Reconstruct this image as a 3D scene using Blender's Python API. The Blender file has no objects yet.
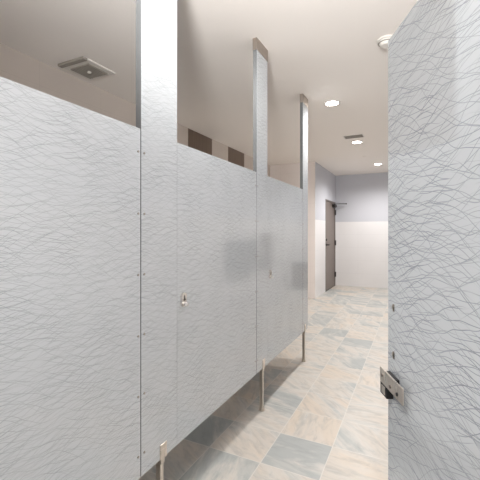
import bpy, bmesh, math, random
from mathutils import Vector, Matrix
random.seed(7)
S = bpy.context.scene
C = S.collection

# ---------------------------------------------------------------- camera
F, YAW, V0, CAMH, H = 357.71, .4572, 231.56, 1.2886, 2.6323
cd = bpy.data.cameras.new('camera'); cam = bpy.data.objects.new('camera', cd); C.objects.link(cam)
cd.sensor_width = 36; cd.sensor_fit = 'HORIZONTAL'; cd.lens = 36 * F / 480
cd.shift_y = (V0 - 240) / 480; cd.clip_start = .02
cam.location = (0, 0, CAMH); cam.rotation_euler = (math.pi / 2, 0, YAW)
S.camera = cam

# ---------------------------------------------------------------- world, exposure
w = bpy.data.worlds.new('world'); S.world = w; w.use_nodes = True
w.node_tree.nodes['Background'].inputs[0].default_value = (.9, .93, 1, 1)
w.node_tree.nodes['Background'].inputs[1].default_value = .3
S.view_settings.view_transform = 'Standard'; S.view_settings.look = 'None'
S.view_settings.gamma = 1; S.view_settings.exposure = 1.6
S.view_settings.use_curve_mapping = False
S.cycles.use_denoising = True
S.cycles.max_bounces = 10; S.cycles.diffuse_bounces = 6

LAMPS = [(-.86, 1.74, 15), (-.787, 3.779, 30), (-.794, 5.59, 40), (-.678, 7.595, 46), (-.45, -.42, 32)]
# added fill light with no visible source, aimed up and forward at the ceiling
fl = bpy.data.lights.new('ceiling_fill', 'SPOT'); fl.energy = 150; fl.color = (1, .995, .99); fl.shadow_soft_size = .14; fl.spot_size = math.radians(112); fl.spot_blend = 1.
fo = bpy.data.objects.new('ceiling_fill', fl); C.objects.link(fo); fo.location = (-.20, -.20, 1.93); fo.rotation_euler = (math.radians(180 - 50), 0, math.radians(10))

# ---------------------------------------------------------------- materials
class NT:
    def __init__(s, name):
        s.m = bpy.data.materials.new(name); s.m.use_nodes = True
        s.t = s.m.node_tree; s.b = s.t.nodes['Principled BSDF']
    def n(s, typ, **kw):
        x = s.t.nodes.new(typ)
        for k, v in kw.items(): setattr(x, k, v)
        return x
    def l(s, a, b): s.t.links.new(a, b)
    def val(s, x, v):
        if isinstance(v, (int, float, tuple)): x.default_value = v
        else: s.l(v, x)
    def math(s, op, a, b=0., c=None, clamp=False):
        x = s.n('ShaderNodeMath', operation=op, use_clamp=clamp)
        s.val(x.inputs[0], a); s.val(x.inputs[1], b)
        if c is not None: s.val(x.inputs[2], c)
        return x.outputs[0]
    def smooth(s, v, a, b, o0=0., o1=1.):
        x = s.n('ShaderNodeMapRange', interpolation_type='SMOOTHSTEP')
        s.val(x.inputs[0], v)
        for i, q in enumerate((a, b, o0, o1)): x.inputs[i + 1].default_value = q
        return x.outputs[0]
    def mix(s, f, a, b, blend='MIX'):
        x = s.n('ShaderNodeMix', data_type='RGBA', blend_type=blend)
        s.val(x.inputs[0], f); s.val(x.inputs[6], a); s.val(x.inputs[7], b)
        return x.outputs[2]
    def obj(s): return s.n('ShaderNodeTexCoord').outputs['Object']
    def geo(s): return s.n('ShaderNodeNewGeometry').outputs['Position']
    def noise(s, vec, scale, detail=2., rough=.5, dist=0.):
        x = s.n('ShaderNodeTexNoise')
        if vec is not None: s.l(vec, x.inputs['Vector'])
        x.inputs['Scale'].default_value = scale; x.inputs['Detail'].default_value = detail
        x.inputs['Roughness'].default_value = rough; x.inputs['Distortion'].default_value = dist
        return x.outputs['Fac']
    def bump(s, h, strength, dist):
        x = s.n('ShaderNodeBump'); x.inputs['Strength'].default_value = strength
        x.inputs['Distance'].default_value = dist; s.l(h, x.inputs['Height'])
        s.l(x.outputs[0], s.b.inputs['Normal'])
    def set(s, **kw):
        for k, v in kw.items(): s.val(s.b.inputs[k.replace('_', ' ')], v)

def srgb(r, g, b):
    f = lambda c: (c / 255 / 12.92) if c / 255 <= .04045 else ((c / 255 + .055) / 1.055) ** 2.4
    return (f(r), f(g), f(b), 1)

def plain(name, col, rough=.5, metal=0., mottled=0., scale=20.):
    t = NT(name); t.set(Roughness=rough, Metallic=metal)
    if mottled:
        n = t.noise(t.obj(), scale, 3.)
        d = tuple(c * (1 - mottled) for c in col[:3]) + (1,)
        t.l(t.mix(n, d, col), t.b.inputs['Base Color'])
    else: t.set(Base_Color=col)
    return t.m

def brushed(name, col, rough=.3, vertical=True):
    t = NT(name); t.set(Base_Color=col, Metallic=1.)
    mp = t.n('ShaderNodeMapping'); mp.inputs['Scale'].default_value = (300, 300, 8) if vertical else (8, 300, 300)
    t.l(t.obj(), mp.inputs[0]); n = t.noise(mp.outputs[0], 1., 2.)
    t.l(t.smooth(n, .2, .8, rough - .08, rough + .1), t.b.inputs['Roughness'])
    return t.m

LAYERS = ((8, 42, 2.6, 8.5, .00095, .9), (-9, 40, 2.5, 8.0, .00095, .9), (2, 44, 2.8, 9., .00095, .8), (15, 40, 2.5, 8., .0010, 1.), (-15, 38, 2.4, 8., .0010, 1.), (-4, 30, 2.8, 6.2, .0011, 1.), (6, 28, 2.6, 6., .0011, 1.), (24, 32, 2.0, 7., .0010, 1.), (-24, 32, 2.0, 7., .0010, 1.), (34, 22, 1.6, 6., .001, .8), (-33, 20, 1.6, 6., .001, .8))
def panel_mat(name='scribble_laminate', dark=srgb(136, 139, 149), emboss=.035):
    # cool white laminate covered in long criss-cross pencil strokes, slightly embossed
    t = NT(name)
    o = t.obj(); ri = t.n('ShaderNodeObjectInfo').outputs['Random']
    cb = t.n('ShaderNodeCombineXYZ'); t.l(t.math('MULTIPLY', ri, 17.), cb.inputs[0]); t.l(t.math('MULTIPLY', ri, 31.), cb.inputs[2])
    ad = t.n('ShaderNodeVectorMath', operation='ADD'); t.l(o, ad.inputs[0]); t.l(cb.outputs[0], ad.inputs[1])
    total = None
    # (angle, lines per metre, bend amount, bend scale, line width in metres, strength)
    for k, (ang, fr, A, ns, wd, amp) in enumerate(LAYERS):
        m1 = t.n('ShaderNodeMapping'); m1.inputs['Rotation'].default_value = (0, math.radians(ang), 0); m1.inputs['Location'].default_value = (k * 7.3, k * 3.1, k * 1.7)
        t.l(ad.outputs[0], m1.inputs[0])
        m2 = t.n('ShaderNodeMapping'); m2.inputs['Scale'].default_value = (ns, 1, ns); t.l(m1.outputs[0], m2.inputs[0])
        n = t.noise(m2.outputs[0], 1., 2., .35)
        sx = t.n('ShaderNodeSeparateXYZ'); t.l(m1.outputs[0], sx.inputs[0])
        v = t.math('PINGPONG', t.math('MULTIPLY_ADD', n, float(A), t.math('MULTIPLY', sx.outputs[2], float(fr))), .5)
        msk = t.smooth(t.noise(m2.outputs[0], .8 + .07 * k, 1.), .38, .52)
        ln = t.math('MULTIPLY', t.math('MULTIPLY', t.smooth(v, wd * fr * .2, wd * fr * .85, 1., 0.), msk), amp)
        total = ln if total is None else t.math('MAXIMUM', total, ln)
    fade = t.smooth(t.noise(ad.outputs[0], 6., 2.), .3, .7, .55, 1.)
    line = t.math('MULTIPLY', total, fade)
    t.l(t.mix(line, srgb(196, 201, 205), dark), t.b.inputs['Base Color'])
    t.set(Roughness=.02, IOR=1.95)
    t.bump(line, emboss, .0008)
    return t.m

def tile_mat(name, tile, paint, zw, sx=.61, sz=.305, axis=0, strip=None):
    # wainscot tile below zw, wall paint above (zw=None: tile to the ceiling)
    t = NT(name); p = t.geo(); sp = t.n('ShaderNodeSeparateXYZ'); t.l(p, sp.inputs[0])
    hc = sp.outputs[axis]; z = sp.outputs[2]
    def joint(c, s, off, wd):
        m = t.math('FRACT', t.math('DIVIDE', t.math('ADD', c, off), s))
        d = t.math('MULTIPLY', t.math('MINIMUM', m, t.math('SUBTRACT', 1., m)), s)
        return t.smooth(d, wd * .5, wd, 1., 0.)
    j = t.math('MAXIMUM', joint(hc, sx, 50 * sx, .0025), joint(z, sz, 0., .0025))
    n = t.noise(p, 3., 4.)
    col = t.mix(n, tuple(c * .93 for c in tile[:3]) + (1,), tile)
    col = t.mix(t.math('MULTIPLY', j, .35), col, tuple(c * .7 for c in tile[:3]) + (1,))
    rough = .32
    if strip:
        for y0, y1 in strip:
            f = t.math('MULTIPLY', t.math('GREATER_THAN', hc, y0), t.math('LESS_THAN', hc, y1))
            wn = t.n('ShaderNodeMapping'); wn.inputs['Scale'].default_value = (40, 40, 2); t.l(p, wn.inputs[0])
            br = t.mix(t.noise(wn.outputs[0], 1., 3.), srgb(92, 76, 64), srgb(122, 104, 90))
            br = t.mix(t.math('MULTIPLY', j, .4), br, srgb(70, 58, 50))
            col = t.mix(f, col, br)
    hgt = j
    if zw is not None:
        up = t.math('GREATER_THAN', z, zw)
        pn = t.mix(t.noise(p, 90., 2.), tuple(c * .97 for c in paint[:3]) + (1,), paint)
        col = t.mix(up, col, pn)
        t.l(t.math('MULTIPLY_ADD', up, .3, rough), t.b.inputs['Roughness'])
        hgt = t.math('MULTIPLY', j, t.math('SUBTRACT', 1., up))
    else: t.set(Roughness=rough)
    t.l(col, t.b.inputs['Base Color'])
    t.bump(t.math('MULTIPLY', hgt, -1.), .3, .001)
    return t.m

TX, TY, TP = -.7783, 2.1686, .3296
def floor_mat():
    t = NT('slate_tile'); p = t.geo(); sp = t.n('ShaderNodeSeparateXYZ'); t.l(p, sp.inputs[0])
    tone = t.n('ShaderNodeAttribute', attribute_name='tone').outputs['Fac']
    rnd = t.n('ShaderNodeAttribute', attribute_name='rnd').outputs['Fac']
    # each tile carries its own piece of stone: offset and turn the veining per tile
    cb = t.n('ShaderNodeCombineXYZ'); t.l(t.math('MULTIPLY', rnd, 57.), cb.inputs[0]); t.l(t.math('MULTIPLY', rnd, 91.), cb.inputs[1]); t.l(t.math('MULTIPLY', rnd, 13.), cb.inputs[2])
    ad = t.n('ShaderNodeVectorMath', operation='ADD'); t.l(p, ad.inputs[0]); t.l(cb.outputs[0], ad.inputs[1])
    vr = t.n('ShaderNodeVectorRotate', rotation_type='Z_AXIS'); t.l(ad.outputs[0], vr.inputs['Vector'])
    t.l(t.math('MULTIPLY_ADD', rnd, 1.6, -.1), vr.inputs['Angle'])
    mp = t.n('ShaderNodeMapping'); mp.inputs['Scale'].default_value = (1.3, 4.2, 1); t.l(vr.outputs[0], mp.inputs[0])
    band = t.noise(mp.outputs[0], 1.3, 5., .6, .8)
    fine = t.noise(mp.outputs[0], 4.5, 7., .65, .9)
    pat = t.noise(ad.outputs[0], 7., 4., .6)
    v = t.math('ADD', t.math('MULTIPLY_ADD', band, 2.8, -1.4), t.math('MULTIPLY_ADD', pat, .5, -.25))
    v = t.math('ADD', v, t.math('MULTIPLY_ADD', tone, 1.0, -.03))
    cr = t.n('ShaderNodeValToRGB'); t.l(v, cr.inputs[0])
    el = cr.color_ramp.elements
    el[0].position = 0.; el[0].color = srgb(162, 165, 164); el[1].position = 1.; el[1].color = srgb(199, 187, 173)
    for pos, c in ((.25, srgb(180, 180, 176)), (.45, srgb(196, 191, 184)), (.65, srgb(193, 186, 177)), (.82, srgb(199, 190, 179))):
        e = el.new(pos); e.color = c
    col = t.mix(t.smooth(fine, .42, .72, 0., .45), cr.outputs[0], srgb(140, 143, 143))
    d = None
    for c, o in ((sp.outputs[0], TX), (sp.outputs[1], TY)):
        m = t.math('FRACT', t.math('DIVIDE', t.math('ADD', c, 40 * TP - o), TP))
        q = t.math('MULTIPLY', t.math('MINIMUM', m, t.math('SUBTRACT', 1., m)), TP)
        d = q if d is None else t.math('MINIMUM', d, q)
    g = t.smooth(d, .0018, .0032, 1., 0.)
    t.l(t.mix(t.math('MULTIPLY', g, .75), col, srgb(206, 202, 195)), t.b.inputs['Base Color'])
    t.l(t.smooth(fine, .2, .8, .34, .5), t.b.inputs['Roughness'])
    t.bump(t.math('SUBTRACT', t.math('MULTIPLY', fine, .5), g), .25, .002)
    return t.m

def emit(name, col, s):
    t = NT(name); t.set(Base_Color=(1, 1, 1, 1), Emission_Color=col, Emission_Strength=float(s)); return t.m

PANEL = panel_mat(dark=srgb(152, 157, 162))
BOLD = panel_mat('bold_scribble_laminate')
EDGE = plain('panel_core_edge', srgb(104, 106, 107), .5, 0, .1, 60)
STEEL = brushed('satin_stainless', (.66, .61, .55, 1), .3)
NICKEL = plain('bright_nickel', (.78, .75, .71, 1), .25, 1.)
BRONZE = brushed('brushed_nickel_bracket', (.42, .37, .33, 1), .38)
CHROME = plain('polished_chrome', (.85, .85, .85, 1), .1, 1.)
BLACK = plain('black_rubber', srgb(28, 28, 30), .5, 0, .2)
DARKMETAL = plain('dark_bronze_metal', srgb(48, 44, 42), .4, .7, .1)
SCREW = plain('screw_steel', (.30, .27, .24, 1), .35, 1.)
HINGE = plain('hinge_strip_dark', (.08, .08, .085, 1), .6, .6)
CEIL = plain('ceiling_paint', srgb(243, 237, 231), .8, 0, .02, 60)
WHITE = plain('white_enamel', srgb(228, 224, 218), .4, 0, .03)
GRILLE = plain('grey_grille', srgb(158, 152, 143), .6, 0, .1)
DOORM = plain('painted_taupe_door', srgb(118, 107, 101), .45, 0, .06, 8)
FRAMEM = plain('painted_door_frame', srgb(104, 95, 90), .4, 0, .04)
TILE = srgb(223, 221, 221); PAINT = srgb(192, 193, 199)
W_SIDE = tile_mat('wainscot_and_grey_paint', TILE, PAINT, 1.519, axis=1)
W_BACK = tile_mat('wainscot_and_grey_paint_back', TILE, PAINT, 1.519, axis=0)
W_PINK = tile_mat('tile_beige_side', srgb(240, 232, 228), None, None, axis=0)
W_LEFT = tile_mat('tile_beige_with_brown_bands', srgb(204, 194, 185), None, None, axis=1, strip=((3.873, 4.483), (4.976, 5.57)))
FLOOR = floor_mat()
GLOW = emit('lamp_glow', (1., .95, .88, 1), 9)

# ---------------------------------------------------------------- mesh helpers
def bx(bm, x0, x1, y0, y1, z0, z1, bev=0.):
    r = bmesh.ops.create_cube(bm, size=1.)
    vs = r['verts']
    for v in vs:
        v.co = Vector(((x0 + x1) / 2 + v.co.x * (x1 - x0), (y0 + y1) / 2 + v.co.y * (y1 - y0), (z0 + z1) / 2 + v.co.z * (z1 - z0)))
    if bev:
        es = list({e for v in vs for e in v.link_edges})
        bmesh.ops.bevel(bm, geom=es, offset=bev, segments=2, affect='EDGES', profile=.5)
def cyl(bm, c, axis, r, h, seg=20, r2=None, bev=0.):
    # c = centre of base, grows along axis
    a = Vector(axis).normalized(); q = Vector((0, 0, 1)).rotation_difference(a)
    res = bmesh.ops.create_cone(bm, cap_ends=True, segments=seg, radius1=r, radius2=r if r2 is None else r2, depth=h,
                                matrix=Matrix.Translation(Vector(c) + a * h / 2) @ q.to_matrix().to_4x4())
    if bev:
        es = [e for e in {e for v in res['verts'] for e in v.link_edges} if len(e.link_faces) == 2 and e.calc_face_angle(0) > .8]
        bmesh.ops.bevel(bm, geom=es, offset=bev, segments=2, affect='EDGES')
def ring(bm, c, r0, r1, h, seg=40):
    # flat annulus hanging down by h below c
    vs = []
    for i in range(seg):
        a = 2 * math.pi * i / seg; ca, sa = math.cos(a), math.sin(a)
        vs.append([bm.verts.new((c[0] + r * ca, c[1] + r * sa, c[2] + z)) for r, z in ((r1, 0), (r1, -h * .5), (r1 - .004, -h), (r0, -h), (r0, .0))])
    for i in range(seg):
        a, b = vs[i], vs[(i + 1) % seg]
        for k in range(5): bm.faces.new((a[k], b[k], b[(k + 1) % 5], a[(k + 1) % 5]))
def ob(name, bm, mat, parent=None, smooth=False, mats=None):
    bmesh.ops.recalc_face_normals(bm, faces=bm.faces)
    me = bpy.data.meshes.new(name); bm.to_mesh(me); bm.free()
    for m in (mats or [mat]): me.materials.append(m)
    if smooth:
        for p in me.polygons: p.use_smooth = True
        me.set_sharp_from_angle(angle=math.radians(35))
    o = bpy.data.objects.new(name, me); C.objects.link(o)
    if parent: o.parent = parent
    return o
def thing(name, label, cat, loc=(0, 0, 0), rz=0., group=None):
    o = bpy.data.objects.new(name, None); C.objects.link(o); o.empty_display_size = .1
    o.location = loc; o.rotation_euler = (0, 0, rz); o['label'] = label; o['category'] = cat
    if group: o['group'] = group
    return o
def tag(o, label, cat, group=None):
    o['label'] = label; o['category'] = cat
    if group: o['group'] = group
    return o
def struct(o): o['kind'] = 'structure'; return o
def copy_tree(o, parent=None):
    c = o.copy(); C.objects.link(c)
    if parent: c.parent = parent
    for ch in list(o.children): copy_tree(ch, c)
    return c
B = bmesh.new

# ---------------------------------------------------------------- room shell
XL, XR, YN, YC, XC, YB = -2.6585, .55, -1.9, 6.7967, -1.736, 8.7412
def wall(name, x0, x1, y0, y1, m, z1=H):
    b = B(); bx(b, x0, x1, y0, y1, -.1 if z1 == H else 0, z1); return struct(ob(name, b, m))
wall('wall_left', XL - .12, XL, YN - .12, YC + .12, W_LEFT)
wall('wall_right', XR, XR + .12, YN - .12, YB + .12, W_SIDE)
wall('wall_front', XL, XR, YN - .12, YN, W_BACK)
wall('wall_side', XL, XC - .12, YC, YC + .12, W_PINK)
wall('wall_back', XC - .12, XR, YB, YB + .12, W_BACK)
# wall with the doorway, opened for the door leaf
DY0, DY1, DZ = 7.671, 8.66, 1.985
b = B(); bx(b, XC - .12, XC, YC, DY0, -.1, H); bx(b, XC - .12, XC, DY0, DY1 + .03, DZ, H); bx(b, XC - .12, XC, DY1 + .03, YB, -.1, H)
me_wall = ob('wall_alcove', b, W_SIDE, mats=[W_SIDE, W_PINK]); struct(me_wall)
for p in me_wall.data.polygons:
    if p.normal.y < -.9 and abs(p.center.y - YC) < .01: p.material_index = 1
b = B(); bx(b, XL - .12, XR + .12, YN - .12, YB + .12, H, H + .1); struct(ob('ceiling', b, CEIL))

# floor: one face per tile, carrying the stone's own tone
TONES = {(0, -1): .12, (0, 0): .82, (0, 1): .68, (0, 2): .45, (0, 3): .75, (0, 4): .12, (0, 5): .6, (0, 6): .12, (0, 7): .8, (0, 8): .55, (0, 9): .15,
         (-1, -2): .3, (-1, -1): .62, (-1, 0): .4, (-1, 1): .3, (-1, 2): .5, (-1, 3): .6, (-1, 4): .55, (-1, 5): .72, (-1, 6): .35, (-1, 7): .1, (-1, 8): .6,
         (1, -1): .66, (1, 0): .62, (1, 1): .75, (1, 2): .6, (1, 3): .65, (1, 4): .6, (1, 5): .7, (1, 6): .68, (0, -2): .55, (1, -2): .6,
         (-2, 0): .75, (-2, -1): .2, (-2, 1): .8, (-2, 2): .35, (-2, -2): .7, (-2, 3): .85, (-2, 4): .7, (-2, 5): .6, (-2, 6): .25, (-2, 7): .7, (-2, 8): .2}
b = B(); lt = b.faces.layers.float.new('tone'); lr = b.faces.layers.float.new('rnd')
i0, i1 = -7, 5; j0, j1 = -14, 21
G = {}
for i in range(i0, i1 + 1):
    for j in range(j0, j1 + 1):
        G[i, j] = b.verts.new((min(max(TX + i * TP, XL - .12), XR + .12), min(max(TY + j * TP, YN - .12), YB + .12), 0))
rr = random.Random(5)
for i in range(i0, i1):
    for j in range(j0, j1):
        f = b.faces.new((G[i, j], G[i + 1, j], G[i + 1, j + 1], G[i, j + 1]))
        r1, r2 = rr.random(), rr.random()
        f[lt] = TONES.get((i, j), .15 + .65 * r1); f[lr] = r2
res = bmesh.ops.extrude_face_region(b, geom=list(b.faces))
# the extruded copy is the top; push it up from the slab's underside
for v in b.verts: v.co.z = -.1
for v in [g for g in res['geom'] if isinstance(g, bmesh.types.BMVert)]: v.co.z = 0.
struct(ob('floor', b, FLOOR))

# ---------------------------------------------------------------- alcove door
d1 = struct(bpy.data.objects.new('door_1', None)); C.objects.link(d1); d1.location = (XC, DY0, 0)
L = DY1 - DY0
b = B(); bx(b, -.115, .006, 0, .03, 0, DZ); bx(b, -.115, .006, L, L + .03, 0, DZ); bx(b, -.115, .006, .03, L, DZ - .035, DZ); ob('door_frame', b, FRAMEM, d1)
b = B(); bx(b, -.05, -.006, .034, L - .004, .008, DZ - .039, .001); leaf = ob('door_panel', b, DOORM, d1)
b = B(); cyl(b, (-.006, .10, 1.0), (1, 0, 0), .027, .01, bev=.002); cyl(b, (.0, .10, 1.0), (1, 0, 0), .011, .045)
bx(b, .034, .052, .088, .225, .988, 1.012, .004); hd = ob('door_handle', b, DARKMETAL, d1, True)
b = B(); cyl(b, (-.006, .10, 1.11), (1, 0, 0), .022, .016, bev=.003); ob('lock_cylinder', b, DARKMETAL, d1, True)
for z in (.27, 1.02, 1.74):
    b = B(); cyl(b, (.014, L + .002, z - .06), (0, 0, 1), .014, .12, 14); bx(b, -.004, .010, L - .03, L + .028, z - .055, z + .055, .002)
    ob('hinge', b, DARKMETAL, d1, True)
b = B(); bx(b, -.006, .06, L - .30, L - .06, DZ - .13, DZ - .065, .006); dc = ob('door_closer', b, DARKMETAL, d1, True)
b = B()
def bar(bm, p, q, w_, h_):
    p, q = Vector(p), Vector(q); a = (q - p); ln = a.length; a.normalize()
    n0 = len(bm.verts); r = bmesh.ops.create_cube(bm, size=1.)
    rot = a.to_track_quat('X', 'Z').to_matrix().to_4x4()
    for v in r['verts']: v.co = (Matrix.Translation((p + q) / 2) @ rot) @ Vector((v.co.x * ln, v.co.y * w_, v.co.z * h_))
bar(b, (.03, L - .16, DZ - .055), (.27, L - .03, DZ - .05), .022, .008)
bar(b, (.27, L - .03, DZ - .042), (.01, L - .02, DZ - .02), .018, .008)
cyl(b, (.27, L - .03, DZ - .06), (0, 0, 1), .012, .028, 12); cyl(b, (.03, L - .16, DZ - .07), (0, 0, 1), .012, .022, 12)
ob('closer_arm', b, DARKMETAL, dc, True)
b = B(); bx(b, -.02, .004, .03, L, 0, .008); ob('threshold', b, DARKMETAL, d1)

# ---------------------------------------------------------------- ceiling fittings
def downlight(x, y, power, label):
    t = thing('recessed_downlight', label, 'ceiling light', (x, y, H), 0, 'recessed downlights in the ceiling')
    b = B(); ring(b, (0, 0, 0), .066, .088, .006); ob('trim_ring', b, WHITE, t, True)
    b = B(); cyl(b, (0, 0, -.004), (0, 0, 1), .068, .003, 40); o = ob('lens', b, GLOW, t)
    ld = bpy.data.lights.new('downlight_lamp', 'SPOT'); ld.energy = power; ld.color = (1, .975, .95)
    ld.shadow_soft_size = .055; ld.spot_size = math.radians(172 if 1 < y < 2 else 112 if y < 0 else 160); ld.spot_blend = .7
    lo = bpy.data.objects.new('downlight_lamp', ld); C.objects.link(lo); lo.parent = t; lo.location = (0, 0, -.03)
    return t
LL = ['round downlight just above and beside the second tall post, cut by the photo edge',
      'glowing round downlight beside the third tall post, the biggest one fully shown',
      'glowing round downlight directly behind the small ceiling grille',
      'glowing round downlight above the far tiled alcove by the taupe door',
      'round downlight over the standing place in front of the scribbled doors']
for (x, y, p), s in zip(LAMPS, LL): downlight(x, y, p, s)
# stall side lamps, one over each stall row section hidden behind the doors
t = thing('exhaust_fan', 'square white exhaust fan cover with grey grille on ceiling over the stalls', 'ceiling fan vent', (-2.43, 2.11, H))
b = B(); bx(b, -.15, .15, -.14, .14, -.012, 0, .004); ob('cover_frame', b, WHITE, t)
b = B(); bx(b, -.105, .105, -.10, .10, -.02, -.0115, .002)
gr = ob('grille', b, GRILLE, t)
b = B()
for i in range(9): bx(b, -.10 + i * .0245, -.096 + i * .0245, -.098, .098, -.0235, -.02)
ob('slats', b, GRILLE, t)
b = B(); cyl(b, (0, 0, -.031), (0, 0, 1), .016, .012, 20, bev=.003); ob('centre_knob', b, WHITE, t, True)
b = B(); bx(b, -.145, .145, -.185, -.143, -.02, 0, .003); ob('damper_lip', b, GRILLE, t)

t = thing('ceiling_grille', 'small oblong grey air grille set in ceiling between two downlights', 'air vent', (-.79, 5.245, H))
b = B(); bx(b, -.14, .14, -.095, -.083, -.004, 0, .001); bx(b, -.14, .14, .083, .095, -.004, 0, .001); bx(b, -.14, -.123, -.083, .083, -.004, 0, .001); bx(b, .123, .14, -.083, .083, -.004, 0, .001); ob('frame', b, WHITE, t)
b = B(); bx(b, -.123, .123, -.083, .083, -.002, 0); ob('backing', b, DARKMETAL, t)
b = B()
for i in range(8): bar(b, (-.123, -.074 + i * .021, -.004), (.123, -.074 + i * .021, -.004), .011, .002)
ob('louvres', b, GRILLE, t)

t = thing('smoke_detector', 'round white smoke detector on ceiling above corner of the open scribbled door', 'smoke detector', (-.185, 2.70, H))
b = B(); cyl(b, (0, 0, -.012), (0, 0, 1), .066, .012, 32, bev=.003); ob('base', b, WHITE, t, True)
b = B(); cyl(b, (0, 0, -.042), (0, 0, 1), .04, .03, 32, .055, bev=.004); ob('housing', b, WHITE, t, True)
b = B(); ring(b, (0, 0, -.024), .048, .058, .003); ob('sensor_slot', b, GRILLE, t, True)
b = B(); cyl(b, (0, 0, -.006), (0, 0, 1), .045, .006, 28, bev=.002)
o = ob('sprinkler_cover', b, CEIL, None, True); o.location = (-.82, 6.75, H); tag(o, 'small flat round sprinkler cover flush on ceiling between last two downlights', 'sprinkler cover')

# ---------------------------------------------------------------- toilet partitions
PX, TH, ZB, ZT = -.9887, .028, .305, 1.70
POSTS = [(-.06, .185, .118), (1.112, 1.352, .130), (2.2715, 2.470, .115), (3.3957, 3.575, .072)]
SZ = (1.606, 1.360, 1.116, .873, .633, .394)
GAP = .0045
# partition objects are built with length along local +x, outer face at local y=0 facing -y; rz=90deg puts the face towards +X
RZ = math.pi / 2
def faced(name, b, t, face=None):
    o = ob(name, b, None, t, mats=[face or PANEL, EDGE])
    for p in o.data.polygons:
        if abs(p.normal.y) < .9: p.material_index = 1
    return o
def add_screws(t, x, zs):
    for z in zs:
        bm = B(); cyl(bm, (x, -.002, z), (0, 1, 0), .0048, .004, 12); ob('screw', bm, SCREW, t)
def pilaster(y0, y1, label, bracket=True, foot_x=None):
    L = y1 - y0
    t = thing('partition_post', label, 'partition post', (PX, y0, 0), RZ, 'tall posts of the stall row')
    b = B(); bx(b, 0, L, 0, TH, ZB, H - .06, .0003); faced('panel', b, t)
    b = B(); bx(b, -.002, L + .002, -.0025, TH + .0025, H - .083, H, .001); ob('ceiling_bracket', b, BRONZE, t)['label'] = 'brown metal ceiling bracket'
    fx = L * .5 if foot_x is None else foot_x
    b = B(); bx(b, fx - .011, fx + .011, -.006, .002, ZB - .02, ZB + .040, .001); bx(b, fx - .011, fx + .011, -.001, .024, .012, ZB - .001, .002)
    lg = ob('leg', b, STEEL, t); lg['label'] = 'satin steel leg'
    b = B(); cyl(b, (fx, .0115, 0), (0, 0, 1), .024, .008, 24, bev=.002); cyl(b, (fx, .0115, .006), (0, 0, 1), .018, .012, 20); ob('foot_flange', b, STEEL, lg, True)
    b = B(); bx(b, fx - .014, fx + .032, -.0035, TH + .002, ZB - .004, ZB + .062, .002); ob('shoe', b, STEEL, lg)
    add_screws(t, .018, SZ)
    b = B()
    bx(b, -GAP - .001, .001, .004, TH - .002, ZB + .01, ZT - .01); ob('hinge', b, HINGE, t)
    return t
def stall_door(y0, y1, label, latch=True, strike_side=True):
    L = y1 - y0
    t = thing('stall_door', label, 'toilet stall door', (PX, y0, 0), RZ, 'doors of the stall row')
    b = B(); bx(b, 0, L, 0, TH, ZB, ZT, .0003); faced('panel', b, t)
    add_screws(t, L - .013, SZ)
    if latch:
        lx = .044; lz = .966
        b = B()
        bx(b, lx - .019, lx + .019, -.010, 0, lz - .012, lz + .018, .001); cyl(b, (lx, 0, lz + .016), (0, -1, 0), .020, .011, 24, bev=.001); cyl(b, (lx, 0, lz - .012), (0, -1, 0), .020, .011, 24, bev=.001)
        e = ob('latch_plate', b, NICKEL, t, True)
        b = B(); bx(b, lx - .0025, lx + .0035, -.0125, -.010, lz + .004, lz + .022, .001); ob('occupancy_slot', b, BLACK, e)
        b = B(); cyl(b, (lx, -.008, lz - .018), (0, -1, 0), .009, .012, 20, bev=.002); bx(b, lx - .012, lx + .014, -.026, -.015, lz - .028, lz - .012, .004); ob('turn_knob', b, CHROME, e, True)
    return t
PL = ['scribble-patterned post beginning the row where the first door latches',
      'widest-looking bright scribble-patterned post whose top leaves the photo',
      'tall scribble-patterned post with brown ceiling bracket, second in the row',
      'slim last scribble-patterned post ending the row, its bracket beside a downlight']
for (a, c, fx), s in zip(POSTS, PL): pilaster(a, c, s, foot_x=fx)
edges = [(POSTS[k][1], POSTS[k + 1][0]) for k in range(3)]
DL = ['scribble-patterned stall door hinged to the widest post, no latch in view',
      'scribble-patterned stall door with steel latch between first and second tall posts',
      'scribble-patterned stall door at the end of the row between second and third posts']
for k, ((a, c), s) in enumerate(zip(edges, DL)): stall_door(a + .0004, c - GAP, s, latch=k > 0)
# dividers between stalls and the end screen, from the posts to the tiled wall
for y, s, nm in ((.06, 'patterned divider closing the first stall toward the viewer', 'stall_divider'), (1.23, 'patterned divider behind the widest post', 'stall_divider'), (2.371, 'patterned divider behind the second tall post', 'stall_divider'), (3.485, 'patterned end screen behind the last slim post', 'stall_divider')):
    t = thing(nm, s, 'stall divider', (PX - TH - .004, y, 0), math.pi, 'dividers between the stalls')
    L = abs(XL - (PX - TH)) - .03
    b = B(); bx(b, 0, L, -TH / 2, TH / 2, ZB, ZT, .0003); faced('panel', b, t)
    for z in (.5, 1.5):
        b = B(); bx(b, L - .03, L + .026, -.02, .02, z - .03, z + .03, .002); ob('wall_bracket', b, STEEL, t)

# ---------------------------------------------------------------- open door beside the camera
ex, ey = -.054, .834
dirv = Vector((.418, -.9085))
LD = .915
hx, hy = ex + dirv.x * LD, ey + dirv.y * LD
t = thing('stall_door', 'pale scribble-patterned door standing open beside the viewer with a steel slide latch', 'toilet stall door', (ex, ey, 0), math.atan2(dirv.y, dirv.x))
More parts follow.
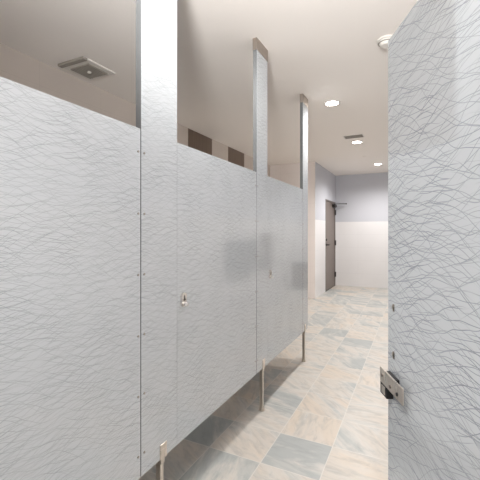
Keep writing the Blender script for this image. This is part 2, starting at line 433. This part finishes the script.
# local +x runs from the latch edge to the hinges; the face seen is local -y
b = B(); bx(b, 0, LD, 0, TH, ZB, ZT, .0003); faced('panel', b, t, BOLD)
for z, nm in ((1.132, 'screw'), (1.034, 'screw')):
    b = B(); cyl(b, (.030, -.003, z), (0, 1, 0), .004, .004, 12); bx(b, .0265, .0335, -.0015, 0, z - .009, z + .006, .0006)
    ob(nm, b, SCREW, t, True)
lz = .970
b = B(); bx(b, -.006, .108, -.0155, -.012, lz - .005, lz + .026, .0008); sp_ = ob('latch_plate', b, STEEL, t); sp_['label'] = 'steel latch plate'
b = B(); bx(b, .010, .060, -.012, 0, lz - .002, lz + .022, .001); ob('latch_housing', b, BLACK, sp_)
b = B(); bx(b, -.006, .030, -.0150, 0, lz - .030, lz - .005, .002); ob('bumper', b, BLACK, sp_)
b = B(); bx(b, .004, .022, -.0162, -.0145, lz - .025, lz - .009, .0006); ob('bolt', b, STEEL, sp_)
for x in (.008, .052, .086):
    b = B(); cyl(b, (x, -.0175, lz + (.012 if x < .03 else .006)), (0, 1, 0), .0035, .003, 14); ob('latch_screw', b, BLACK if x > .07 else SCREW, sp_, True)
# its hinge post, standing against the side wall
t = thing('partition_post', 'scribble-patterned hinge post of the open door, against the tiled wall', 'partition post', (hx + .002, hy, 0), 0)
b = B(); bx(b, .006, XR - hx - .004, 0, TH, ZB, H - .06, .0003); faced('panel', b, t)
b = B(); bx(b, .004, XR - hx - .004, -.0025, TH + .0025, H - .083, H, .001); ob('ceiling_bracket', b, BRONZE, t)
b = B(); bx(b, .07, .094, -.016, .006, 0, ZB + .035, .002); ob('leg', b, STEEL, t)

# ---------------------------------------------------------------- side wall fittings, seen as soft reflections in the doors
t = thing('changing_station', 'folded grey wall-mounted baby changing table, mirrored faintly in second stall door', 'changing table', (XR, 5.1, 0))
b = B(); bx(b, -.10, 0, -.46, .46, .62, 1.16, .02); ob('shell', b, plain('changer_grey', srgb(92, 92, 94), .5, 0, .05), t)
b = B(); bx(b, -.115, -.10, -.42, .42, .66, 1.12, .01); ob('folding_bed', b, plain('changer_light', srgb(100, 100, 102), .45, 0, .05), t)
t = thing('towel_dispenser', 'tall steel paper towel dispenser on side wall, mirrored in third stall door', 'paper towel dispenser', (XR, 6.15, 0))
b = B(); bx(b, -.10, 0, -.15, .15, .58, 1.26, .006); ob('cabinet', b, DOORM, t)
b = B(); bx(b, -.103, -.10, -.12, .12, .72, .76); ob('towel_slot', b, BLACK, t)

t = thing('waste_bin', 'low grey waste bin against the side wall, mirrored at the row end door', 'waste bin', (XR - .16, 8.1, 0))
b = B(); bx(b, -.15, .15, -.28, .28, 0, .52, .015); ob('body', b, DOORM, t)
b = B(); bx(b, -.155, .155, -.285, .285, .52, .56, .01); bx(b, -.08, .08, -.15, .15, .56, .566, .002); ob('lid', b, DARKMETAL, t)
bpy.context.view_layer.update()
